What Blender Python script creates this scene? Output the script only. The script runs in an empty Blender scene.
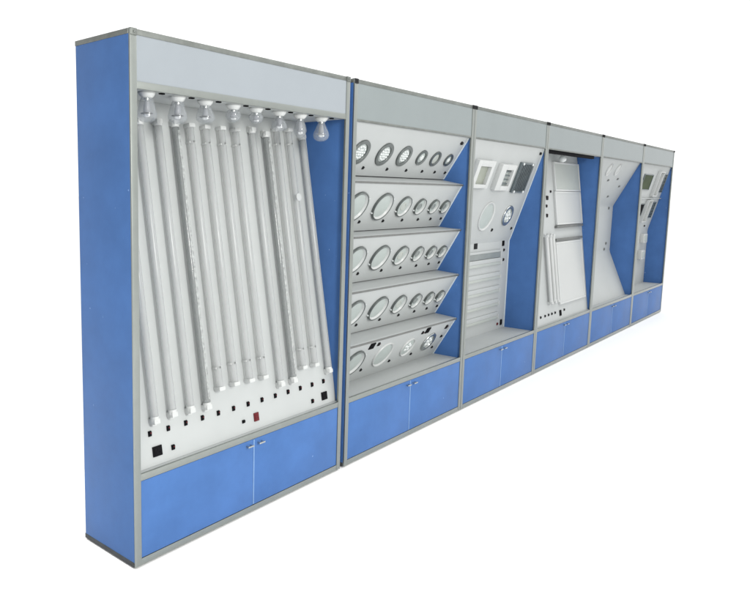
import bpy, bmesh, math, random
from mathutils import Matrix, Vector
random.seed(7)
PI = math.pi
scene = bpy.context.scene
COL = scene.collection

# ------------------------------------------------------------------ camera, light, exposure
cam_d = bpy.data.cameras.new('camera')
cam = bpy.data.objects.new('camera', cam_d)
COL.objects.link(cam)
cam.location = (-1.6288, -2.1870, 1.5812)
cam.rotation_euler = (math.radians(82.8724), math.radians(-0.6555), math.radians(-47.0985))
cam_d.sensor_width = 36.0
cam_d.sensor_fit = 'HORIZONTAL'
cam_d.lens = 676.51 / 750 * 36.0
cam_d.shift_x = (375 - 256.89) / 750
cam_d.shift_y = -(300 - 276.9) / 750
cam_d.clip_start = 0.05
cam_d.clip_end = 500
scene.camera = cam

world = bpy.data.worlds.new('World')
scene.world = world
world.use_nodes = True
wnt = world.node_tree
wbg = wnt.nodes['Background']
wbg.inputs['Color'].default_value = (1.0, 1.0, 1.0, 1)
# white studio backdrop all round, dimmed towards the left to darken the end panel
wtc = wnt.nodes.new('ShaderNodeTexCoord')
wsx = wnt.nodes.new('ShaderNodeSeparateXYZ')
wmr = wnt.nodes.new('ShaderNodeMapRange')
wmr.interpolation_type = 'SMOOTHSTEP'
wmr.inputs['From Min'].default_value = -0.70
wmr.inputs['From Max'].default_value = 0.0
wmr.inputs['To Min'].default_value = 0.70
wmr.inputs['To Max'].default_value = 1.26
wnt.links.new(wtc.outputs['Generated'], wsx.inputs[0])
wnt.links.new(wsx.outputs['X'], wmr.inputs['Value'])
wnt.links.new(wmr.outputs['Result'], wbg.inputs['Strength'])

def area(name, loc, target, sx, sy, power, color=(1, 1, 1)):
    d = bpy.data.lights.new(name, 'AREA')
    d.shape = 'RECTANGLE'; d.size = sx; d.size_y = sy; d.energy = power; d.color = color
    o = bpy.data.objects.new(name, d)
    COL.objects.link(o)
    o.location = loc
    o.rotation_euler = (Vector(target) - Vector(loc)).to_track_quat('-Z', 'Y').to_euler()
    return o
area('key_softbox', (-0.45, -4.6, 2.7), (1.6, 0.2, 1.1), 0.9, 1.4, 195, (1.0, 0.985, 0.96))
area('added_floor_wash', (7.3, -2.2, 5.6), (7.3, -1.7, 0.0), 8.6, 1.6, 150)  # added lamp, keeps the floor in front of the row white
fb = area('added_left_floor_fill', (-1.7, 2.3, 4.4), (-1.2, 1.7, 0.0), 1.4, 1.4, 34)  # added fill, lifts the shaded floor left of the row
fb.data.spread = math.radians(75)

scene.view_settings.view_transform = 'Standard'
scene.view_settings.look = 'None'
scene.view_settings.exposure = 0.0
scene.view_settings.gamma = 1.0

# ------------------------------------------------------------------ materials
def mat(name, base, rough=0.5, metal=0.0, spec=0.5, trans=0.0, ior=1.45, var=0.0, vscale=6.0,
        bump=0.0, bscale=200.0, coat=0.0, emit=None, alpha=1.0, tint=None, rvar=0.0):
    m = bpy.data.materials.new(name)
    m.use_nodes = True
    nt = m.node_tree
    b = nt.nodes['Principled BSDF']
    b.inputs['Base Color'].default_value = (*base, 1)
    b.inputs['Roughness'].default_value = rough
    b.inputs['Metallic'].default_value = metal
    b.inputs['Specular IOR Level'].default_value = spec
    b.inputs['Transmission Weight'].default_value = trans
    b.inputs['IOR'].default_value = ior
    b.inputs['Alpha'].default_value = alpha
    b.inputs['Coat Weight'].default_value = coat
    tc = nt.nodes.new('ShaderNodeTexCoord')
    if var > 0:
        n1 = nt.nodes.new('ShaderNodeTexNoise'); n1.inputs['Scale'].default_value = vscale
        n1.inputs['Detail'].default_value = 6; n1.inputs['Roughness'].default_value = 0.65
        nt.links.new(tc.outputs['Object'], n1.inputs['Vector'])
        cr = nt.nodes.new('ShaderNodeValToRGB')
        t = tint or (1, 1, 1)
        lo = tuple(c * (1 - var) for c in base); hi = tuple(min(1, c * (1 + var) * k) for c, k in zip(base, t))
        cr.color_ramp.elements[0].position = 0.3; cr.color_ramp.elements[0].color = (*lo, 1)
        cr.color_ramp.elements[1].position = 0.7; cr.color_ramp.elements[1].color = (*hi, 1)
        nt.links.new(n1.outputs['Fac'], cr.inputs['Fac'])
        nt.links.new(cr.outputs['Color'], b.inputs['Base Color'])
        if rvar > 0:
            mr = nt.nodes.new('ShaderNodeMapRange')
            mr.inputs['To Min'].default_value = max(0, rough - rvar); mr.inputs['To Max'].default_value = rough + rvar
            nt.links.new(n1.outputs['Fac'], mr.inputs['Value'])
            nt.links.new(mr.outputs['Result'], b.inputs['Roughness'])
    if bump > 0:
        n2 = nt.nodes.new('ShaderNodeTexNoise'); n2.inputs['Scale'].default_value = bscale
        n2.inputs['Detail'].default_value = 3
        nt.links.new(tc.outputs['Object'], n2.inputs['Vector'])
        bp = nt.nodes.new('ShaderNodeBump'); bp.inputs['Strength'].default_value = bump
        bp.inputs['Distance'].default_value = 0.002
        nt.links.new(n2.outputs['Fac'], bp.inputs['Height'])
        nt.links.new(bp.outputs['Normal'], b.inputs['Normal'])
    return m

BLUE = mat('blue_laminate', (0.056, 0.136, 0.335), 0.50, spec=0.18, var=0.13, vscale=3, bump=0.10, bscale=260, rvar=0.08)
def specks(m, colour, scale, lo, hi):
    nt = m.node_tree; b = nt.nodes['Principled BSDF']
    src = b.inputs['Base Color'].links[0].from_socket
    tc = nt.nodes.new('ShaderNodeTexCoord')
    n = nt.nodes.new('ShaderNodeTexNoise'); n.inputs['Scale'].default_value = scale; n.inputs['Detail'].default_value = 2
    nt.links.new(tc.outputs['Object'], n.inputs['Vector'])
    mr = nt.nodes.new('ShaderNodeMapRange'); mr.inputs['From Min'].default_value = lo; mr.inputs['From Max'].default_value = hi
    nt.links.new(n.outputs['Fac'], mr.inputs['Value'])
    mx = nt.nodes.new('ShaderNodeMix'); mx.data_type = 'RGBA'
    nt.links.new(mr.outputs['Result'], mx.inputs['Factor'])
    nt.links.new(src, mx.inputs['A']); mx.inputs['B'].default_value = (*colour, 1)
    nt.links.new(mx.outputs['Result'], b.inputs['Base Color'])
specks(BLUE, (0.24, 0.36, 0.60), 32, 0.755, 0.80)
ALU = mat('brushed_aluminium', (0.275, 0.295, 0.278), 0.36, metal=0.85, var=0.05, vscale=9, bump=0.05, bscale=300)
ALU_DARK = mat('weathered_aluminium', (0.185, 0.198, 0.185), 0.45, metal=0.7, var=0.2, vscale=12)
HEADER = mat('grey_white_acrylic', (0.250, 0.277, 0.298), 0.30, spec=0.4, var=0.03, vscale=2.0)
HEADER2 = mat('grey_green_acrylic', (0.196, 0.224, 0.226), 0.32, spec=0.35, var=0.04, vscale=2.0)
EDGEW = mat('pale_edge_tape', (0.62, 0.68, 0.68), 0.4)
WHITE = mat('white_board', (0.392, 0.411, 0.407), 0.50, spec=0.35, var=0.03, vscale=2.5, bump=0.04, bscale=180)
SHELFEDGE = mat('grey_edge_trim', (0.12, 0.125, 0.12), 0.5, var=0.15, vscale=20)
BASEM = mat('dull_base_metal', (0.065, 0.07, 0.072), 0.6, metal=0.3, spec=0.2, var=0.25, vscale=10)
EDGE = mat('pale_edge_band', (0.15, 0.265, 0.47), 0.4, var=0.1, vscale=10)
BLACK = mat('black_plastic', (0.008, 0.008, 0.009), 0.8, spec=0.06)
DARK = mat('dark_grey_plastic', (0.022, 0.023, 0.024), 0.75, spec=0.10)
RED = mat('dark_red_plastic', (0.11, 0.012, 0.016), 0.45, spec=0.25)
FROST = mat('frosted_tube', (0.405, 0.422, 0.420), 0.18, spec=0.5, alpha=0.48, var=0.03, vscale=4)
CLEARTUBE = mat('smoky_clear_tube', (0.215, 0.23, 0.228), 0.12, spec=0.6, alpha=0.55, var=0.06, vscale=20)
CAPW = mat('white_plastic', (0.475, 0.49, 0.482), 0.35, var=0.02, vscale=10)
GLASS = mat('clear_glass', (0.40, 0.43, 0.45), 0.04, spec=0.8, alpha=0.17)
GLINT = mat('glint_white', (0.85, 0.86, 0.87), 0.2, spec=0.6)  # near-white, stands in for flash glints inside the bulbs
STRIPM = mat('led_strip_board', (0.32, 0.335, 0.33), 0.3, var=0.45, vscale=55)
STEM = mat('grey_glass_stem', (0.26, 0.27, 0.29), 0.25, spec=0.6)
CHROME = mat('brushed_chrome', (0.42, 0.44, 0.43), 0.25, metal=0.9, var=0.15, vscale=30)
RINGD = mat('satin_nickel', (0.15, 0.165, 0.16), 0.33, metal=0.75, var=0.15, vscale=30)
LENS = mat('frosted_lens', (0.355, 0.395, 0.380), 0.35, spec=0.25, var=0.05, vscale=15)
LEDW = mat('clear_led_dome', (0.58, 0.61, 0.605), 0.15, spec=0.7)
REFL = mat('bright_reflector', (0.82, 0.83, 0.84), 0.10, metal=1.0)
BEIGE = mat('beige_diffuser', (0.27, 0.29, 0.245), 0.4, var=0.05, vscale=14)
GRILLE = mat('dark_grey_louvre', (0.12, 0.145, 0.155), 0.35, metal=0.4, var=0.2, vscale=20)
GREEN = mat('dark_green_filter', (0.035, 0.052, 0.020), 0.55, spec=0.15, var=0.4, vscale=6)
PANELG = mat('greyish_panel', (0.365, 0.39, 0.365), 0.35, spec=0.3, var=0.04, vscale=4)
GREYL = mat('smoky_diffuser', (0.20, 0.22, 0.215), 0.35, spec=0.3, var=0.1, vscale=8)
GREYP = mat('mid_grey_plastic', (0.16, 0.17, 0.165), 0.5, spec=0.25)
PANELW = mat('opal_panel', (0.43, 0.445, 0.437), 0.30, spec=0.4, var=0.015, vscale=3)
FLOOR = mat('white_studio_sweep', (0.96, 0.96, 0.96), 0.8, spec=0.1)

# ------------------------------------------------------------------ mesh helpers
def finish(bm, smooth=None):
    bmesh.ops.recalc_face_normals(bm, faces=bm.faces[:])
    me = bpy.data.meshes.new('mesh')
    bm.to_mesh(me); bm.free()
    if smooth is not None:
        me.polygons.foreach_set('use_smooth', [True] * len(me.polygons))
        me.set_sharp_from_angle(angle=math.radians(smooth))
    return me

def add_box(bm, x0, x1, y0, y1, z0, z1, bev=0.0):
    r = bmesh.ops.create_cube(bm, size=1.0)
    vs = r['verts']
    for v in vs:
        v.co = Vector(((x0 + x1) / 2 + v.co.x * (x1 - x0), (y0 + y1) / 2 + v.co.y * (y1 - y0), (z0 + z1) / 2 + v.co.z * (z1 - z0)))
    if bev > 0:
        es = list({e for v in vs for e in v.link_edges})
        bmesh.ops.bevel(bm, geom=es, offset=bev, segments=2, affect='EDGES', profile=0.6)

def box(x0, x1, y0, y1, z0, z1, bev=0.0):
    bm = bmesh.new(); add_box(bm, x0, x1, y0, y1, z0, z1, bev); return finish(bm, 40)

def add_lathe(bm, prof, seg=32, axis='z', off=(0, 0, 0), cap=True):
    """prof: (radius, height) list; axis z (up) or y (height h goes to -y, out of a board)."""
    rings = []
    def P(r, h, a):
        if axis == 'z': return Vector((off[0] + r * math.cos(a), off[1] + r * math.sin(a), off[2] + h))
        return Vector((off[0] + r * math.cos(a), off[1] - h, off[2] + r * math.sin(a)))
    for r, h in prof:
        if r < 1e-6: rings.append([bm.verts.new(P(0, h, 0))])
        else: rings.append([bm.verts.new(P(r, h, 2 * PI * i / seg)) for i in range(seg)])
    for A, B in zip(rings, rings[1:]):
        for i in range(seg):
            j = (i + 1) % seg
            if len(A) == 1 and len(B) == 1: continue
            if len(A) == 1: bm.faces.new((A[0], B[i], B[j]))
            elif len(B) == 1: bm.faces.new((A[i], A[j], B[0]))
            else: bm.faces.new((A[i], A[j], B[j], B[i]))
    if cap:
        for R in (rings[0], rings[-1]):
            if len(R) > 2: bm.faces.new(R)

def lathe(prof, seg=32, axis='z', cap=True, smooth=35):
    bm = bmesh.new(); add_lathe(bm, prof, seg, axis, cap=cap); return finish(bm, smooth)

def sheet(pts, x0, x1, t):
    """a bent board: polyline of (y, z) front points from top to bottom, thickness t behind it"""
    n = len(pts); nor = []
    for i in range(n):
        a = Vector(pts[max(0, i - 1)]); b = Vector(pts[min(n - 1, i + 1)])
        d = (b - a).normalized(); nor.append(Vector((-d.y, d.x)))      # towards +y (back)
    back = [Vector(p) + q * t for p, q in zip(pts, nor)]
    if back[0].x < pts[0][0]: back = [Vector(p) - q * t for p, q in zip(pts, nor)]
    loop = [Vector(p) for p in pts] + back[::-1]
    bm = bmesh.new()
    L = [bm.verts.new((x0, p.x, p.y)) for p in loop]; R = [bm.verts.new((x1, p.x, p.y)) for p in loop]
    k = len(loop)
    for i in range(k):
        j = (i + 1) % k
        bm.faces.new((L[i], L[j], R[j], R[i]))
    for i in range(n - 1):
        bm.faces.new((L[i], L[i + 1], L[k - 2 - i], L[k - 1 - i]))
        bm.faces.new((R[i], R[i + 1], R[k - 2 - i], R[k - 1 - i]))
    return finish(bm)

RECOLOUR = {}
def obj(name, me, material, parent=None, loc=(0, 0, 0), rx=0.0, label=None):
    if not me.materials:
        me.materials.append(material)
    elif me.materials[0] != material:
        k = (me.name, material.name)
        if k not in RECOLOUR:
            RECOLOUR[k] = me.copy(); RECOLOUR[k].materials[0] = material
        me = RECOLOUR[k]
    o = bpy.data.objects.new(name, me)
    COL.objects.link(o)
    o.parent = parent
    o.location = loc
    o.rotation_euler = (rx, 0, 0)
    if label: o['label'] = label
    return o

def thing(name, label, cat, loc=(0, 0, 0), rx=0.0, group=None):
    o = bpy.data.objects.new(name, None)
    o.empty_display_size = 0.05
    COL.objects.link(o)
    o.location = loc; o.rotation_euler = (rx, 0, 0)
    o['label'] = label; o['category'] = cat
    if group: o['group'] = group
    return o

CACHE = {}
def cached(key, fn):
    if key not in CACHE: CACHE[key] = fn()
    return CACHE[key]

def edge_band(pts, W, parent):
    q = [(y - 0.0022, z) for y, z in pts]
    return obj('edge_band', sheet(q, W - IN - 0.018, W - IN - 0.0015, 0.004), EDGEW, parent)

class Board:
    """frame of a flat board from its top (y, z) to its bottom (y, z); s runs down from the top"""
    def __init__(self, top, bot):
        self.a = Vector(top); d = Vector(bot) - self.a
        self.L = d.length; self.d = d / self.L
        self.rx = math.atan2(self.d.x, -self.d.y)      # tilt about x: local z runs up the board, local -y out of it
    def at(self, x, s):
        p = self.a + self.d * s
        return (x, p.x, p.y)
    def atz(self, x, z):
        return self.at(x, (z - self.a.y) / self.d.y)

ORD = ['first', 'second', 'third', 'fourth', 'fifth', 'sixth', 'seventh', 'eighth', 'ninth', 'tenth', 'eleventh', 'twelfth', 'thirteenth']

# ------------------------------------------------------------------ setting
bm = bmesh.new()
f = [bm.verts.new(p) for p in ((-80, -80, -0.008), (160, -80, -0.008), (160, 160, -0.008), (-80, 160, -0.008))]
bm.faces.new(f)
fl = obj('floor', finish(bm), FLOOR); fl['kind'] = 'structure'

# ------------------------------------------------------------------ cabinets
H, D, ST, IN = 2.2, 0.377, 0.033, 0.016
XS = [(0.0, 1.457), (1.496, 2.962), (2.966, 4.371), (4.375, 5.895), (5.899, 7.480), (7.484, 9.014)]
LAB = [
    'blue display cabinet at the near left end, with long upright tubes and hanging bulbs',
    'blue display cabinet with five tilted white shelves full of round downlights',
    'blue display cabinet with three square lights above two round ones and slim horizontal battens',
    'blue display cabinet with three flat panel lights stacked on its leaning board',
    'blue display cabinet with an almost bare, twice bent white board, beside the last cabinet',
    'blue display cabinet at the far right end, with dark grilles beside pale upright panels',
]
def cabinet(i):
    x0, x1 = XS[i]; W = x1 - x0
    c = thing('display_cabinet', LAB[i], 'display cabinet', (x0, 0, 0), 0, 'display cabinets standing in one long row')
    # side panels, back, top, base
    for a in (0, 1):
        xa = -0.0012 if a == 0 else W - IN
        obj('side_panel', box(xa, xa + IN + 0.0012, 0.009, D - 0.004, 0.020, H - 0.020, 0.0008), BLUE, c)
    obj('back_panel', box(IN + 0.001, W - IN - 0.001, D - 0.012, D - 0.003, 0.02, H - 0.02), WHITE, c)
    obj('top_panel', box(0.004, W - 0.004, 0.014, D - 0.002, H - 0.014, H - 0.003), WHITE, c)
    obj('base_panel', box(0.004, W - 0.004, 0.014, D - 0.002, 0.003, 0.018), DARK, c)
    # aluminium frame: posts and rails
    for xa in (0.0, W - ST):
        obj('post', box(xa, xa + ST, 0.0, 0.012, 0.0, H, 0.0025), ALU, c)
    for xa in (0.0, W - 0.02):
        obj('post', box(xa + 0.002, xa + 0.018, D - 0.006, D + 0.002, 0.0, H, 0.001), ALU, c)
    hb = 1.977 + (0.029 if i == 0 else 0.012)
    for z0, z1, m in ((H - 0.021, H + 0.0015, ALU_DARK), (1.977, hb, ALU if i == 0 else ALU_DARK), (0.374, 0.404, ALU), (0.0, 0.030, ALU)):
        obj('rail', box(ST - 0.001, W - ST + 0.001, 0.0012, 0.013, z0, z1, 0.002), m, c)
    for xa in (-0.0022, W - 0.012):
        obj('rail', box(xa, xa + 0.0142, 0.010, D, H - 0.020, H + 0.001, 0.002), ALU_DARK, c)
        obj('rail', box(xa, xa + 0.0142, 0.010, D, -0.001, 0.021, 0.002), BASEM, c)
    for xa in (0.002, W - 0.034):
        bm = bmesh.new()
        add_box(bm, xa, xa + 0.032, -0.0035, 0.02, H - 0.024, H + 0.003, 0.003)
        bmesh.ops.create_uvsphere(bm, u_segments=10, v_segments=6, radius=0.005, matrix=Matrix.Translation((xa + 0.016, -0.004, H - 0.011)))
        obj('corner_bracket', finish(bm, 40), DARK if i else ALU_DARK, c)
    for xa in (0.03, W - 0.03):
        for ya in (0.04, D - 0.04):
            obj('foot', lathe([(0.012, -0.008), (0.014, 0.001)], 12), BLACK, c, (xa, ya, 0))
    # header, soffit, counter
    obj('header_panel', box(ST - 0.001, W - ST + 0.001, 0.004, 0.010, hb - 0.002, H - 0.019), HEADER if i == 0 else HEADER2, c)
    obj('soffit', box(IN, W - IN, 0.0125, 0.355, 1.980, 1.992), WHITE, c)
    if i in (0, 3): obj('counter', box(IN + 0.0005, W - IN - 0.0005, 0.0128, 0.060, 0.388, 0.4036), WHITE, c)
    else: obj('counter', box(IN + 0.0005, W - IN - 0.0005, 0.0122, 0.36, 0.376, 0.392), WHITE, c)
    # two doors
    xm = W / 2
    for k in (0, 1):
        a, b = (ST + 0.002, xm - 0.005) if k == 0 else (xm + 0.004, W - ST - 0.002)
        d = obj('door', box(a, b, 0.0035, 0.012, 0.032, 0.372, 0.0012), BLUE, c)
        if k == 0:
            obj('edge_strip', box(xm - 0.0046, xm + 0.0032, 0.0022, 0.011, 0.034, 0.370, 0.0008), EDGE, d)
        hx = xm - 0.040 if k == 0 else xm + 0.040
        bm = bmesh.new()
        add_box(bm, hx - 0.021, hx + 0.021, -0.018, -0.011, 0.344, 0.352, 0.002)
        add_box(bm, hx - 0.016, hx - 0.010, -0.012, 0.004, 0.345, 0.351)
        add_box(bm, hx + 0.010, hx + 0.016, -0.012, 0.004, 0.345, 0.351)
        obj('handle', finish(bm, 40), CHROME, d)
    return c

CAB = [cabinet(i) for i in range(6)]

def local(i, p): return (p[0] - XS[i][0], p[1], p[2])

def switch_mesh(w, h, rock):
    def mk():
        bm = bmesh.new()
        add_box(bm, -w / 2, w / 2, -0.004, 0.001, -h / 2, h / 2, 0.001)
        if rock:
            bm2 = bm
            r = bmesh.ops.create_cube(bm2, size=1.0)['verts']
            for v in r:
                tilt = 0.003 if v.co.z > 0 else 0.0
                v.co = Vector((v.co.x * w * 0.7, -0.005 - (0.0025 if v.co.y < 0 else -0.002) - (tilt if v.co.y < 0 else 0), v.co.z * h * 0.76))
        return finish(bm, 40)
    return cached(('switch', w, h, rock), mk)

def dot_mesh():
    return cached('dot', lambda: box(-0.0030, 0.0030, -0.0105, -0.006, -0.0022, 0.0022))

def switch(i, bd, x, s, w=0.018, h=0.023, m=None, red=True):
    p = bd.at(x, s) if isinstance(bd, Board) else bd
    rx = bd.rx if isinstance(bd, Board) else 0
    o = obj('switch', switch_mesh(w, h, True), m or BLACK, CAB[i], local(i, p), rx)
    if red:
        obj('indicator', dot_mesh(), RED, o, (0, -0.001, h * 0.16))
    return o

def socket_mesh(w, h):
    def mk():
        bm = bmesh.new()
        add_box(bm, -w / 2, w / 2, -0.006, 0.001, -h / 2, h / 2, 0.0015)
        add_box(bm, -w * 0.36, w * 0.36, -0.0085, -0.005, -h * 0.36, h * 0.36, 0.001)
        for dx, dz in ((-0.2, -0.1), (0.2, -0.1), (0, 0.18)):
            add_box(bm, dx * w - w * 0.04, dx * w + w * 0.04, -0.0105, -0.008, dz * h - h * 0.07, dz * h + h * 0.07)
        return finish(bm, 40)
    return cached(('socket', w, h), mk)
def socket(i, bd, x, s, w=0.05, h=0.05, m=None, label=None):
    return obj('socket', socket_mesh(w, h), m or BLACK, CAB[i], local(i, bd.at(x, s)), bd.rx, label)

# ------------------------------------------------------------------ cabinet with tubes and bulbs
B1 = Board((0.303, 1.979), (0.030, 0.405))
W0 = XS[0][1]
obj('display_board', sheet([(0.303, 1.9795), (0.030, 0.4045)], IN + 0.001, W0 - IN - 0.001, 0.010), WHITE, CAB[0])
for k in range(13):
    zz = 0.544 - 0.001 * k
    p = B1.atz(0.121 + 0.1019 * k, zz)
    o = obj('switch', switch_mesh(0.017, 0.024, True), BLACK, CAB[0], local(0, p), B1.rx)
    obj('indicator', dot_mesh(), RED, o, (0, -0.001, 0.004))
def s_of(b, z): return (z - b.a.y) / b.d.y
socket(0, B1, 0.150, s_of(B1, 0.463), 0.050, 0.044)
socket(0, B1, 1.338, s_of(B1, 0.452), 0.048, 0.044)
socket(0, B1, 0.780, s_of(B1, 0.464), 0.034, 0.042, RED, 'dark red master switch plate')
switch(0, B1, 0.238, s_of(B1, 0.456))
switch(0, B1, 0.688, s_of(B1, 0.462), 0.018, 0.016, red=False)
switch(0, B1, 1.231, s_of(B1, 0.445))

def tube_mesh(L, r):
    return cached(('tube', L, r), lambda: lathe([(r * 0.92, 0.0), (r, 0.004), (r, L - 0.004), (r * 0.92, L)], 24))
def holder_mesh():
    def mk():
        bm = bmesh.new()
        add_box(bm, -0.016, 0.016, -0.044, 0.0005, -0.012, 0.010, 0.003)
        add_box(bm, -0.012, 0.012, -0.020, 0.0005, -0.022, -0.008, 0.003)
        return finish(bm, 40)
    return cached('holder', mk)
def cap_mesh():
    return cached('tcap', lambda: lathe([(0.0180, 0.0), (0.0193, 0.002), (0.0193, 0.019), (0.0178, 0.022)], 24))
def strip_mesh(L):
    def mk():
        bm = bmesh.new()
        add_box(bm, -0.007, 0.007, -0.0015, 0.0015, 0.0, L)
        n = int(L / 0.03)
        for q in range(n):
            z = (q + 0.5) * L / n
            add_box(bm, -0.003, 0.003, -0.0035, -0.0010, z - 0.003, z + 0.003)
        return finish(bm)
    return cached(('strip', L), mk)

TUBES = [  # x, z bottom, z top, kind
    (0.138, 0.606, 1.870, 'f'), (0.238, 0.613, 1.872, 'f'), (0.342, 0.607, 1.876, 'f'), (0.443, 0.600, 1.878, 'c'),
    (0.536, 0.649, 1.890, 'b'), (0.636, 0.652, 1.890, 'b'), (0.741, 0.648, 1.892, 'b'), (0.842, 0.645, 1.892, 'b'),
    (0.964, 0.601, 1.886, 'f'), (1.066, 0.601, 1.872, 'c'), (1.156, 0.638, 1.916, 'b'), (1.259, 0.634, 1.922, 'b'),
    (1.374, 0.597, 1.878, 'f')]
TLAB = {'f': 'frosted glass tube', 'c': 'greyer clear tube showing its LED strip', 'b': 'white batten light with small dark screws'}
for k, (x, zb, zt, kind) in enumerate(TUBES):
    p = B1.atz(x, zb)
    L = round((zt - zb) / math.cos(B1.rx), 3)
    lab = '%s, %s from left of the thirteen leaning lights' % (TLAB[kind], ORD[k])
    if k == 0: lab = 'frosted white glass tube right beside the left post, leftmost of the thirteen leaning lights'
    if k == 12: lab = 'frosted white glass tube nearest the blue inner wall, rightmost of the thirteen leaning lights'
    if kind == 'b':
        t = thing('batten_light', lab, 'batten light', p, B1.rx, 'upright tube lights on the leaning board')
        obj('batten_body', cached(('body', L), lambda: box(-0.015, 0.015, -0.014, 0.0003, 0.0, L, 0.002)), CAPW, t)
        obj('glass_tube', tube_mesh(round(L - 0.016, 3), 0.0180), FROST, t, (0, -0.0250, 0.008))
        for z in (0.006, L - 0.006):
            obj('end_cap', cached('bcap', lambda: box(-0.0195, 0.0195, -0.0445, 0.0002, -0.010, 0.010, 0.005)), CAPW, t, (0, 0, z))
        for z in (0.105, L - 0.085):
            q = obj('clip', cached('clip', lambda: box(-0.0195, 0.0195, -0.034, -0.004, -0.004, 0.004, 0.001)), CAPW, t, (0, 0, z))
            obj('screw', cached('scr', lambda: lathe([(0.0045, 0.0), (0.0045, 0.0025), (0.003, 0.0035)], 12, 'y')), GREYP, q, (0.0, -0.0428, 0.002))
    else:
        t = thing('light_tube', lab, 'tube light', p, B1.rx, 'upright tube lights on the leaning board')
        obj('glass_tube', tube_mesh(L, 0.0180), FROST if kind == 'f' else CLEARTUBE, t, (0, -0.026, 0))
        if kind == 'c':
            obj('led_strip', strip_mesh(round(L - 0.05, 3)), STRIPM, t, (0.004, -0.0432, 0.025))
        for z, up in ((-0.012, 0), (L - 0.008, 0)):
            obj('end_cap', cap_mesh(), CAPW, t, (0, -0.026, z))
        obj('holder', holder_mesh(), CAPW, t, (0, 0, -0.010))
        h2 = obj('holder', holder_mesh(), CAPW, t, (0, 0, L + 0.010))
        h2.rotation_euler = (0, PI, 0)

    if k == 11:
        obj('sticker', lathe([(0.021, -0.001), (0.021, 0.0012), (0, 0.0014)], 20, 'y'), CAPW, t, (0.004, -0.0435, 0.930))

# bulbs under the soffit
BZ = 1.9795
BULBS = [  # x, drop, max radius, shape
    (0.126, 0.122, 0.042, 'wide'), (0.289, 0.114, 0.043, 'wide'), (0.449, 0.100, 0.043, 'wide'), (0.624, 0.082, 0.036, 'globe'),
    (0.777, 0.076, 0.036, 'globe'), (0.946, 0.100, 0.040, 'reflector'), (1.109, 0.124, 0.034, 'candle'), (1.286, 0.128, 0.043, 'pear')]
BL = {'wide': 'clear wide-bottomed glass bulb in a white holder', 'globe': 'small round clear globe bulb in a white holder',
      'reflector': 'clear bulb with a bright faceted reflector', 'candle': 'narrow clear candle bulb', 'pear': 'clear pear-shaped bulb hanging in front of the blue inner wall'}
def bulb_prof(sh, d, r):
    a = 0.022
    if sh == 'wide': return [(0.024, -a), (0.029, -a - 0.012), (0.034, -0.45 * d), (r * 0.93, -0.62 * d), (r, -0.74 * d), (r * 0.95, -0.85 * d), (r * 0.76, -0.94 * d), (r * 0.4, -0.99 * d), (0, -d)]
    if sh == 'globe':
        h = d - a + 0.006; out = []
        for q in range(12):
            t = 0.42 + (PI - 0.42) * q / 11
            out.append((r * math.sin(t) if q < 11 else 0, -a + 0.006 - (1 - math.cos(t)) / 2 * h))
        return out
    if sh == 'reflector': return [(0.016, -a), (0.020, -a - 0.015), (r * 0.8, -0.5 * d), (r, -0.72 * d), (r * 0.98, -0.82 * d), (r * 0.7, -0.95 * d), (0, -d)]
    if sh == 'candle': return [(0.015, -a), (0.024, -0.34 * d), (r * 0.95, -0.55 * d), (r, -0.68 * d), (r * 0.85, -0.82 * d), (r * 0.5, -0.94 * d), (0, -d)]
    return [(0.016, -a), (0.021, -0.28 * d), (r * 0.72, -0.46 * d), (r * 0.95, -0.62 * d), (r, -0.74 * d), (r * 0.9, -0.87 * d), (r * 0.55, -0.965 * d), (0, -d)]
for k, (x, d, r, sh) in enumerate(BULBS):
    hold = obj('lamp_holder', cached('lh', lambda: lathe([(0.034, 0.0005), (0.035, -0.006), (0.030, -0.015), (0.021, -0.024), (0.013, -0.0242)], 28)), CAPW, CAB[0], (x, 0.060, BZ))
    lab = '%s, %s from left under the header' % (BL[sh], ORD[k]) if sh in ('wide', 'globe') else BL[sh] + {'reflector': ', between a small round globe and a candle bulb', 'candle': ', beside the bulb in front of the blue wall', 'pear': ''}[sh]
    t = thing('light_bulb', lab, 'light bulb', (x, 0.060, BZ - 0.0245), 0, 'clear bulbs hanging in a row under the header')
    pr = [(a, b + 0.0245) for a, b in bulb_prof(sh, d, r)]
    inner = [(max(a - 0.0016, 0) if a > 0 else 0, b + (0.0016 if b < pr[len(pr) // 2][1] else 0)) for a, b in pr]
    g = obj('glass_envelope', lathe(pr + inner[::-1], 40, smooth=60, cap=False), GLASS, t)
    dd = d - 0.0245
    obj('cap', lathe([(0.0125, 0.0004), (0.0125, -0.008), (0.011, -0.010)], 20), CHROME, t)
    obj('stem', lathe([(0.008, -0.009), (0.013, -0.3 * dd), (0.015, -0.55 * dd), (0.010, -0.66 * dd)], 20), STEM, t)
    obj('led_core', lathe([(r * 0.30, -0.64 * dd), (r * 0.34, -0.70 * dd), (r * 0.22, -0.76 * dd), (0, -0.78 * dd)], 16), GLINT, t)  # core coloured bright to suggest a flash glint
    obj('glint_bead', cached('glint_bead', lambda: lathe([(0.0, 0.0065), (0.0045, 0.0045), (0.0065, 0.0), (0.0045, -0.0045), (0.0, -0.0065)], 16, smooth=80)), GLINT, t, (-r * 0.12, -r * 0.40, -0.70 * dd))  # small bright bead, a flash glint put in as shape and colour
    obj('collar', lathe([(r * 0.55, -0.60 * dd), (r * 0.62, -0.63 * dd), (r * 0.30, -0.655 * dd), (r * 0.2, -0.64 * dd)], 20), DARK if sh in ('wide',) else STEM, t)
    sw = obj('switch', cached('soffsw', lambda: box(-0.011, 0.011, -0.008, 0.008, -0.005, 0.001, 0.001)), BLACK, CAB[0], (min(x + 0.062, W0 - 0.04), 0.040, BZ))

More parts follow.
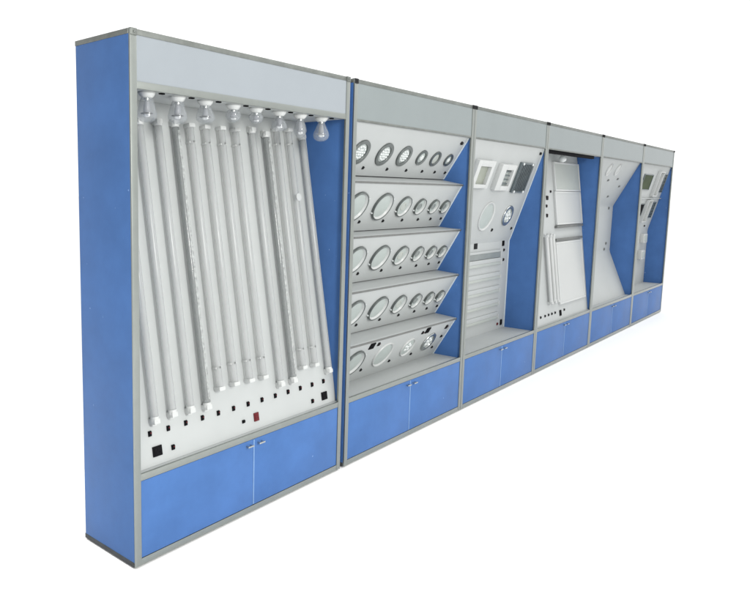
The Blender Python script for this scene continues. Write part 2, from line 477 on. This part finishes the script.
# ------------------------------------------------------------------ cabinet with five tilted shelves of downlights
TIERS = [((0.020, 1.980), (0.205, 1.690)), ((0.055, 1.652), (0.225, 1.350)), ((0.055, 1.332), (0.225, 1.028)),
         ((0.055, 1.008), (0.225, 0.705)), ((0.055, 0.685), (0.225, 0.3925))]
x0, x1 = XS[1]; W1 = x1 - x0
BT = [Board(a, b) for a, b in TIERS]
for k, (a, b) in enumerate(TIERS):
    tp = obj('tilted_panel', sheet([a, b], IN + 0.001, W1 - IN - 0.001, 0.008), WHITE, CAB[1])
    edge_band([a, b], W1, tp)
    if k < 4:
        n = TIERS[k + 1][0]
        bm = bmesh.new()
        pts = [(n[0] + 0.001, n[1] + 0.0015), (b[0] + 0.012, b[1] - 0.004), (b[0] + 0.012, b[1] - 0.014), (n[0] + 0.006, n[1] - 0.008)]
        Lv = [bm.verts.new((IN + 0.0015, y, z)) for y, z in pts]; Rv = [bm.verts.new((W1 - IN - 0.0015, y, z)) for y, z in pts]
        for q in range(4): bm.faces.new((Lv[q], Lv[(q + 1) % 4], Rv[(q + 1) % 4], Rv[q]))
        bm.faces.new(Lv); bm.faces.new(Rv)
        s = obj('shelf', finish(bm), WHITE, CAB[1])
        obj('edge_trim', box(IN + 0.002, W1 - IN - 0.002, n[0] - 0.004, n[0] + 0.002, n[1] - 0.011, n[1] + 0.0005, 0.001), SHELFEDGE, s)

def dl_ring(r, wide):
    ri = r * (0.66 if wide else 0.86)
    return cached(('ring', r, wide), lambda: lathe([(r, 0.0), (r * 0.995, 0.006), (r * 0.965, 0.010), (ri * 1.06, 0.0085), (ri * 1.005, 0.004), (ri, 0.0015), (ri, 0.0)], 48, 'y', cap=False))
def dl_lens(r, wide):
    ri = r * (0.665 if wide else 0.865)
    return cached(('lens', r, wide), lambda: lathe([(ri, 0.0012), (ri * 0.8, 0.0026), (ri * 0.4, 0.0036), (0, 0.004)], 48, 'y'))
def dl_leds(r, n):
    def mk():
        bm = bmesh.new()
        ri = r * 0.62
        pts = [(0, 0)] + [(ri * 0.36 * math.cos(a), ri * 0.36 * math.sin(a)) for a in [2 * PI * q / 6 for q in range(6)]] + \
              ([(ri * 0.74 * math.cos(a), ri * 0.74 * math.sin(a)) for a in [2 * PI * q / 12 for q in range(12)]] if n > 7 else [])
        if n == 5: pts = [(0, 0)] + [(ri * 0.58 * math.cos(a), ri * 0.58 * math.sin(a)) for a in [2 * PI * q / 5 + 0.3 for q in range(5)]]
        rr = ri * (0.155 if n > 7 else 0.2)
        if n == 5: rr = ri * 0.26
        for px, pz in pts:
            add_lathe(bm, [(rr * 1.1, 0.0018), (rr, 0.007), (rr * 0.6, 0.0095), (0, 0.0105)], 10, 'y', (px, 0, pz))
        return finish(bm, 50)
    return cached(('leds', r, n), mk)
def downlight(bd, x, s, r, style, lab, group):
    t = thing('downlight', lab, 'downlight', bd.at(x, s), bd.rx, group)
    if style == 'led':
        obj('trim_ring', dl_ring(r, True), RINGD, t); obj('lens', dl_lens(r, True), LENS, t)
        obj('led_cluster', dl_leds(r, 19 if r > 0.06 else 7), LEDW, t)
    elif style == 'plain':
        obj('trim_ring', dl_ring(r, True), RINGD, t); obj('lens', dl_lens(r, True), PANELG, t)
    elif style == 'star':
        obj('trim_ring', dl_ring(r, True), CHROME, t); obj('lens', dl_lens(r, True), LENS, t)
        obj('led_cluster', dl_leds(r, 5), LEDW, t)
    elif style == 'whiteled':
        obj('trim_ring', dl_ring(r, False), CAPW, t); obj('lens', dl_lens(r, False), LENS, t)
        obj('led_cluster', dl_leds(r, 5), LEDW, t)
    elif style == 'white':
        obj('trim_ring', dl_ring(r, False), CAPW, t); obj('lens', dl_lens(r, False), LENS, t)
    else:
        obj('trim_ring', cached(('oring', r), lambda: lathe([(r, 0.0), (r, 0.012), (r * 0.985, 0.0155), (r * 0.93, 0.0165), (r * 0.90, 0.015), (r * 0.895, 0.0125)], 48, 'y', cap=False)), RINGD, t)
        obj('baffle', cached(('baf', r), lambda: lathe([(r * 0.897, 0.0135), (r * 0.86, 0.009), (r * 0.80, 0.0015)], 48, 'y', cap=False)), CAPW, t)
        obj('lens', cached(('flens', r), lambda: lathe([(r * 0.805, 0.002), (r * 0.6, 0.0034), (0, 0.0042)], 48, 'y')), LENS, t)
        if r < 0.08:
            obj('led_core', cached(('core', r), lambda: lathe([(r * 0.42, 0.002), (r * 0.40, 0.006), (r * 0.30, 0.0075), (r * 0.27, 0.005), (0, 0.006)], 32, 'y')), GREYL if r < 0.062 else PANELG, t)
        for a in (0.6, 3.6):       # spring clips at the rim
            obj('clip', cached('dclip', lambda: box(-0.006, 0.006, -0.013, 0.0003, -0.004, 0.004, 0.001)), LEDW, t, (r * 1.03 * math.cos(a), 0, r * 1.03 * math.sin(a)))
    return t
XD = [(1.739, 2.000, 2.233, 2.454, 2.642, 2.828), (1.739, 2.023, 2.278, 2.490, 2.681, 2.844), (1.737, 2.010, 2.263, 2.484, 2.672, 2.830),
      (1.739, 2.012, 2.263, 2.484, 2.672, 2.830)]
RD = [(0.082, 0.079, 0.074, 0.056, 0.057, 0.048), (0.100, 0.096, 0.075, 0.061, 0.056, 0.053), (0.097, 0.092, 0.074, 0.060, 0.055, 0.051),
      (0.097, 0.092, 0.074, 0.060, 0.055, 0.051)]
TN = ['topmost', 'second highest', 'middle', 'second lowest']
for t in range(4):
    for k in range(6):
        s = 0.186 if t == 0 else 0.168 + 0.002 * k
        st = 'led' if t == 0 and k != 4 else ('frost' if t else 'plain')
        big = ['large', 'large', 'mid-sized', 'small', 'small', 'smallest'][k]
        look = 'downlight with thick grey ring' if t == 0 else 'frosted downlight with thin nickel ring'
        pos = 'leftmost' if k == 0 else ('rightmost' if k == 5 else ORD[k] + ' from left')
        downlight(BT[t], XD[t][k], s, RD[t][k], st, '%s %s, %s on the %s tilted shelf' % (big, look, pos, TN[t]), 'round downlights on the tilted shelves')
        switch(1, BT[t], (1.854, 2.122, 2.356, 2.565, 2.741, 2.893)[k], 0.288 if t == 0 else 0.279, 0.015, 0.020, red=False, m=DARK)
for x, s, r, st, lab in ((1.750, 0.156, 0.097, 'frost', 'large plain frosted downlight, leftmost on the lowest tilted shelf'),
                     (2.089, 0.162, 0.099, 'white', 'large pale-rimmed downlight beside the black socket on the lowest tilted shelf'),
                     (2.400, 0.163, 0.077, 'whiteled', 'mid-sized pale-rimmed downlight with clear domes, third from left on the lowest tilted shelf'),
                     (2.694, 0.172, 0.079, 'star', 'downlight with a star of clear LED domes, rightmost on the lowest tilted shelf')):
    downlight(BT[4], x, s, r, st, lab, 'round downlights on the tilted shelves')
for x in (1.906, 2.240, 2.524, 2.825): switch(1, BT[4], x, 0.251, 0.015, 0.020, red=False, m=DARK)
socket(1, BT[4], 1.872, 0.046, 0.052, 0.046); socket(1, BT[4], 2.566, 0.046, 0.050, 0.046)
switch(1, BT[4], 1.946, 0.046, 0.022, 0.026, m=DARK); switch(1, BT[4], 2.504, 0.056, 0.020, 0.024, m=DARK)
switch(1, BT[4], 2.857, 0.066, 0.028, 0.034, m=DARK); switch(1, BT[4], 2.868, 0.155, 0.018, 0.020, red=False)
obj('knob', cached('knob', lambda: lathe([(0.012, 0), (0.012, 0.010), (0.009, 0.014), (0, 0.0145)], 16, 'y')), DARK, CAB[1], local(1, BT[0].at(2.869, 0.047)), BT[0].rx)

# ------------------------------------------------------------------ cabinet with square lights, round lights and battens
S3 = Board((0.014, 1.979), (0.260, 1.220)); V3 = Board((0.2755, 1.180), (0.280, 0.3925))
W2 = XS[2][1] - XS[2][0]
edge_band([(0.014, 1.978), (0.260, 1.220), (0.2755, 1.180), (0.280, 0.394)], W2, obj('display_board', sheet([(0.014, 1.9795), (0.260, 1.220), (0.2755, 1.180), (0.280, 0.3925)], IN + 0.001, W2 - IN - 0.001, 0.009), WHITE, CAB[2]))
def frame_mesh(w, h, bl, br, bt, bb, t):
    def mk():
        bm = bmesh.new()
        add_box(bm, -w / 2, -w / 2 + bl, -t, 0.0003, -h / 2, h / 2, 0.003)
        add_box(bm, w / 2 - br, w / 2, -t, 0.0003, -h / 2, h / 2, 0.003)
        add_box(bm, -w / 2 + bl - 0.004, w / 2 - br + 0.004, -t + 0.001, 0.0004, h / 2 - bt, h / 2 - 0.0005, 0.003)
        add_box(bm, -w / 2 + bl - 0.004, w / 2 - br + 0.004, -t + 0.001, 0.0004, -h / 2 + 0.0005, -h / 2 + bb, 0.003)
        return finish(bm, 40)
    return cached(('frame', w, h, bl, br, bt, bb, t), mk)
def louvre_mesh(w, h, n, vertical=False):
    def mk():
        bm = bmesh.new()
        for q in range(n):
            u = -0.5 + (q + 0.5) / n
            if vertical: add_box(bm, u * w - 0.004, u * w + 0.004, -0.018, -0.004, -h / 2, h / 2)
            else: add_box(bm, -w / 2, w / 2, -0.016, -0.004, u * h - 0.0035, u * h + 0.0035)
        return finish(bm)
    return cached(('louv', w, h, n, vertical), mk)
G3 = 'lights on the board of the middle cabinet'
def square_light(bd, x, s, w, h, fr, lab, group, lens, slats=0, fm=None, t=0.034, vertical=False):
    o = thing('square_light', lab, 'panel light', bd.at(x, s), bd.rx, group)
    obj('frame', frame_mesh(w, h, *fr, t), fm or CAPW, o)
    bl, br, bt, bb = fr
    cx = (bl - br) / 2; cz = (bb - bt) / 2
    obj('diffuser', cached(('diff', w, h) + fr, lambda: box(-(w - bl - br) / 2 - 0.002, (w - bl - br) / 2 + 0.002, -0.006, 0.0002, -(h - bt - bb) / 2 - 0.002, (h - bt - bb) / 2 + 0.002)), lens, o, (cx, 0, cz))
    if slats:
        obj('louvre', louvre_mesh(w - bl - br, h - bt - bb, slats, vertical), GRILLE, o, (cx, -0.004, cz))
    return o
square_light(S3, 3.285, 0.250, 0.285, 0.215, (0.055, 0.045, 0.045, 0.030), 'square light with raised white frame and beige diffuser, leftmost of three square lights', G3, BEIGE)
square_light(S3, 3.695, 0.264, 0.270, 0.212, (0.095, 0.035, 0.042, 0.038), 'square light with broad white frame and narrow grey opening, middle of three', G3, LENS, 4, t=0.038)
gl = square_light(S3, 4.078, 0.262, 0.260, 0.258, (0.012, 0.012, 0.012, 0.012), 'dark grey louvred square light with bright screws, beside the blue inner wall', G3, GRILLE, 7, GRILLE, 0.022, True)
for sx in (-1, 1):
    for sz in (-1, 1):
        obj('screw', cached('bscr', lambda: lathe([(0.011, 0.0), (0.011, 0.006), (0.006, 0.010), (0, 0.011)], 14, 'y')), LEDW, gl, (sx * 0.095, -0.020, sz * 0.118))
downlight(S3, 3.676, 0.600, 0.124, 'white', 'large white-rimmed round light with a plain grey lens, below the square lights', G3)
downlight(S3, 4.089, 0.600, 0.092, 'star', 'smaller round light with clear LED domes, right of the large white-rimmed one', G3)
switch(2, S3, 3.879, 0.724, 0.022, 0.026, m=DARK, red=False); switch(2, S3, 4.275, 0.722, 0.02, 0.024, m=DARK, red=False)
obj('knob', CACHE['knob'], DARK, CAB[2], local(2, S3.at(4.288, 0.045)), S3.rx)
def sv(z): return 1.180 - z
socket(2, V3, 4.218, sv(1.160), 0.040, 0.046); socket(2, V3, 3.672, sv(1.160), 0.056, 0.046, DARK)
switch(2, V3, 4.241, sv(1.100), 0.02, 0.024, m=DARK); switch(2, V3, 4.241, sv(1.014), 0.02, 0.026, m=DARK)
socket(2, V3, 4.272, sv(0.446), 0.036, 0.050); switch(2, V3, 4.195, sv(0.440), 0.022, 0.022, m=RED, red=False)
BH = ['slim horizontal batten just below the sockets, topmost of six', 'slim horizontal batten, second from top of the six', 'slim horizontal batten, third from top of the six',
      'slim horizontal batten, fourth from top of the six', 'slim horizontal batten, next to lowest of the six', 'slim horizontal batten just above the white counter, lowest of six']
def hbatten_parts(w, t, tall):
    dh = tall * (2.4 if tall < 0.025 else 0.7)
    obj('batten_body', cached(('hb', w, tall), lambda: box(-w / 2, w / 2, -0.016, 0.0003, 0.0, tall, 0.003)), WHITE, t)
    obj('diffuser', cached(('hd', w, tall), lambda: box(-w / 2 + 0.012, w / 2 - 0.012, -0.019, -0.0005, -dh, 0.0005, 0.006)), GREYL if tall < 0.025 else PANELG, t)
    for sx in (-1, 1):
        obj('end_cap', cached(('he', tall), lambda: box(-0.009, 0.009, -0.021, 0.0002, -dh * 1.04, tall * 0.4, 0.003)), WHITE, t, (sx * (w / 2 - 0.004), 0, 0))
for k, z in enumerate((1.092, 1.005, 0.880, 0.760, 0.640, 0.520)):
    w = 0.96 if k else 0.90
    t = thing('batten_light', BH[k], 'batten light', V3.at(3.690 if k else 3.705, sv(z)), V3.rx, 'horizontal battens in the middle cabinet')
    hbatten_parts(w, t, 0.036 if k else 0.020)

# ------------------------------------------------------------------ cabinet with the two large panels
B4 = Board((0.240, 1.979), (0.030, 0.405))
W3 = XS[3][1] - XS[3][0]
obj('display_board', sheet([(0.240, 1.9795), (0.030, 0.4045)], IN + 0.001, W3 - IN - 0.001, 0.009), WHITE, CAB[3])
obj('track', box(0.045, W3 - 0.20, 0.016, 0.050, 1.950, 1.981, 0.002), BLACK, CAB[3])
def s4(z): return s_of(B4, z)
def panel_light(bd, x, s, w, h, lab, group, m=None):
    o = thing('panel_light', lab, 'panel light', bd.at(x, s), bd.rx, group)
    obj('frame', frame_mesh(w, h, 0.018, 0.018, 0.018, 0.018, 0.020), CAPW, o)
    obj('diffuser', cached(('pd', w, h), lambda: box(-w / 2 + 0.016, w / 2 - 0.016, -0.015, 0.0002, -h / 2 + 0.016, h / 2 - 0.016)), m or PANELW, o)
    return o
G4 = 'large panel lights stacked on one board'
panel_light(B4, 5.488, s4(1.460), 0.74, 0.325, 'flat white panel light just above the upper dark rail', G4)
panel_light(B4, 5.500, s4(1.765), 0.72, 0.285, 'flat greyish panel light just below the header and its white globe bulb', G4, PANELG)
panel_light(B4, 5.420, s4(0.840), 0.74, 0.600, 'tall flat white panel light beneath the two dark rails', G4)
for z, xa, xb in ((1.282, 5.09, 5.84), (1.160, 5.05, 5.80)):
    p = B4.at((xa + xb) / 2, s4(z))
    o = obj('mounting_rail', cached(('mr', z), lambda: box(-(xb - xa) / 2, (xb - xa) / 2, -0.026, 0.0003, -0.011, 0.011, 0.002)), SHELFEDGE, CAB[3], local(3, p), B4.rx)
for x, lab in ((4.790, 'short white upright tube, leftmost of three beside the lower panel light'), (4.880, 'short white upright tube, middle of three beside the lower panel light'), (4.955, 'short white upright tube nearest the lower panel light')):
    p = B4.at(x, s4(0.600)); L = 0.60
    t = thing('light_tube', lab, 'tube light', p, B4.rx, 'short upright tubes beside the panel light')
    obj('glass_tube', tube_mesh(L, 0.0180), CAPW, t, (0, -0.026, 0))
    obj('end_cap', cap_mesh(), CAPW, t, (0, -0.026, -0.012)); obj('end_cap', cap_mesh(), CAPW, t, (0, -0.026, L - 0.008))
    obj('holder', holder_mesh(), CAPW, t, (0, 0, -0.010)); h2 = obj('holder', holder_mesh(), CAPW, t, (0, 0, L + 0.010)); h2.rotation_euler = (0, PI, 0)
switch(3, B4, 4.945, s4(1.560), 0.050, 0.040, m=DARK); switch(3, B4, 4.915, s4(1.484), 0.028, 0.028, m=DARK); switch(3, B4, 4.910, s4(1.395), 0.034, 0.034, m=DARK)
switch(3, B4, 5.045, s4(1.620), 0.030, 0.022, m=DARK)
for x in (4.480, 4.575, 4.683, 4.770, 4.855, 4.940, 5.186): switch(3, B4, x, s4(0.480), 0.022, 0.022, m=DARK, red=False)
socket(3, B4, 5.079, s4(0.462), 0.046, 0.055)
obj('lamp_holder', lathe([(0.030, 0.0), (0.032, -0.006), (0.024, -0.016)], 24), CAPW, CAB[3], (5.20 - XS[3][0], 0.150, 1.9795))
t = thing('light_bulb', 'small white globe bulb under the header above the greyish panel light', 'light bulb', (5.20, 0.150, 1.9637))
obj('bulb_globe', lathe([(0.014, 0.0002), (0.026, -0.010), (0.034, -0.026), (0.032, -0.044), (0.020, -0.058), (0, -0.064)], 24, smooth=60), LEDW, t)
obj('cap', lathe([(0.015, 0.0004), (0.0155, -0.004)], 20), CHROME, t)

# ------------------------------------------------------------------ cabinet with the almost bare bent board
S5 = Board((0.030, 1.979), (0.286, 1.480)); V5 = Board((0.292, 1.460), (0.294, 0.930))
W4 = XS[4][1] - XS[4][0]
obj('display_board', sheet([(0.030, 1.9795), (0.286, 1.480), (0.2925, 1.460), (0.294, 0.930), (0.288, 0.900), (0.083, 0.3925)], IN + 0.001, W4 - IN - 0.001, 0.009), WHITE, CAB[4])
def s5(z): return s_of(S5, z)
for x, z in ((6.650, 1.760), (6.970, 1.781), (7.009, 1.580), (7.200, 1.700)): switch(4, S5, x, s5(z), 0.045, 0.024, m=GREYP, red=False)
for x, z in ((7.290, 1.440), (7.284, 1.014), (7.232, 0.945)): switch(4, V5, x, 1.460 - z, 0.042, 0.030, m=GREYP, red=False)
for x, z, lab in ((6.460, 1.870, 'flat white disc light, left of two high on the almost bare board'), (6.760, 1.880, 'flat white disc light, right of two high on the almost bare board')):
    t = thing('disc_light', lab, 'disc light', S5.at(x, s5(z)), S5.rx, 'flat disc lights on the bare board')
    obj('trim_ring', dl_ring(0.07, False), CAPW, t); obj('lens', dl_lens(0.07, False), PANELW, t)

# ------------------------------------------------------------------ cabinet at the far end
S6 = Board((0.025, 1.979), (0.240, 1.150)); V6 = Board((0.2455, 1.120), (0.246, 0.3925))
W5 = XS[5][1] - XS[5][0]
obj('display_board', sheet([(0.025, 1.9795), (0.240, 1.150), (0.2455, 1.120), (0.246, 0.3925)], IN + 0.001, W5 - IN - 0.001, 0.009), WHITE, CAB[5])
def s6(z): return s_of(S6, z)
G6 = 'lights on the slanted board of the far end cabinet'
for zc, h, row, dk in ((1.765, 0.20, 'upper', GREEN), (1.410, 0.17, 'lower', BLACK)):
    xo = 0.0 if row == 'upper' else -0.07
    square_light(S6, 8.02 + (0.0 if xo == 0 else 0.08), s6(zc), 0.42, h, (0.012, 0.012, 0.010, 0.010), 'dark %s square light left of the pale panel in the %s row' % ('green' if row == 'upper' else 'blackish', row), G6, dk, 0, GRILLE, 0.012)
    square_light(S6, 8.52 + xo, s6(zc - 0.01), 0.20, h + 0.13, (0.012, 0.012, 0.012, 0.012), 'pale upright panel light between dark squares in the far %s row' % row, G6, PANELW, 0, CAPW, 0.042)
    square_light(S6, 8.80 + xo, s6(zc), 0.20, h + 0.05, (0.010, 0.010, 0.010, 0.010), 'grey louvred square light right of the pale panel in the far %s row' % row, G6, GRILLE, 5, GRILLE, 0.022)
obj('shelf', box(IN + 0.002, W5 - IN - 0.002, 0.110, 0.180, 1.556, 1.566, 0.001), WHITE, CAB[5])
obj('knob', CACHE['knob'], DARK, CAB[5], local(5, S6.at(8.72, s6(1.19))), S6.rx)
switch(5, V6, 8.84, 0.10, 0.06, 0.04, m=DARK, red=False)
for x, z, lab in ((8.72, 1.02, 'small white box light below the slanted board at the far end, upper of two'), (8.66, 0.80, 'small white box light on the upright board at the far end, lower of two')):
    t = thing('box_light', lab, 'box light', V6.at(x, 1.120 - z), V6.rx, G6)
    obj('housing', cached('bxl', lambda: box(-0.09, 0.09, -0.05, 0.0003, -0.06, 0.06, 0.006)), CAPW, t)
    obj('lens', cached('bxn', lambda: box(-0.065, 0.065, -0.056, -0.048, -0.04, 0.04, 0.003)), LENS, t)
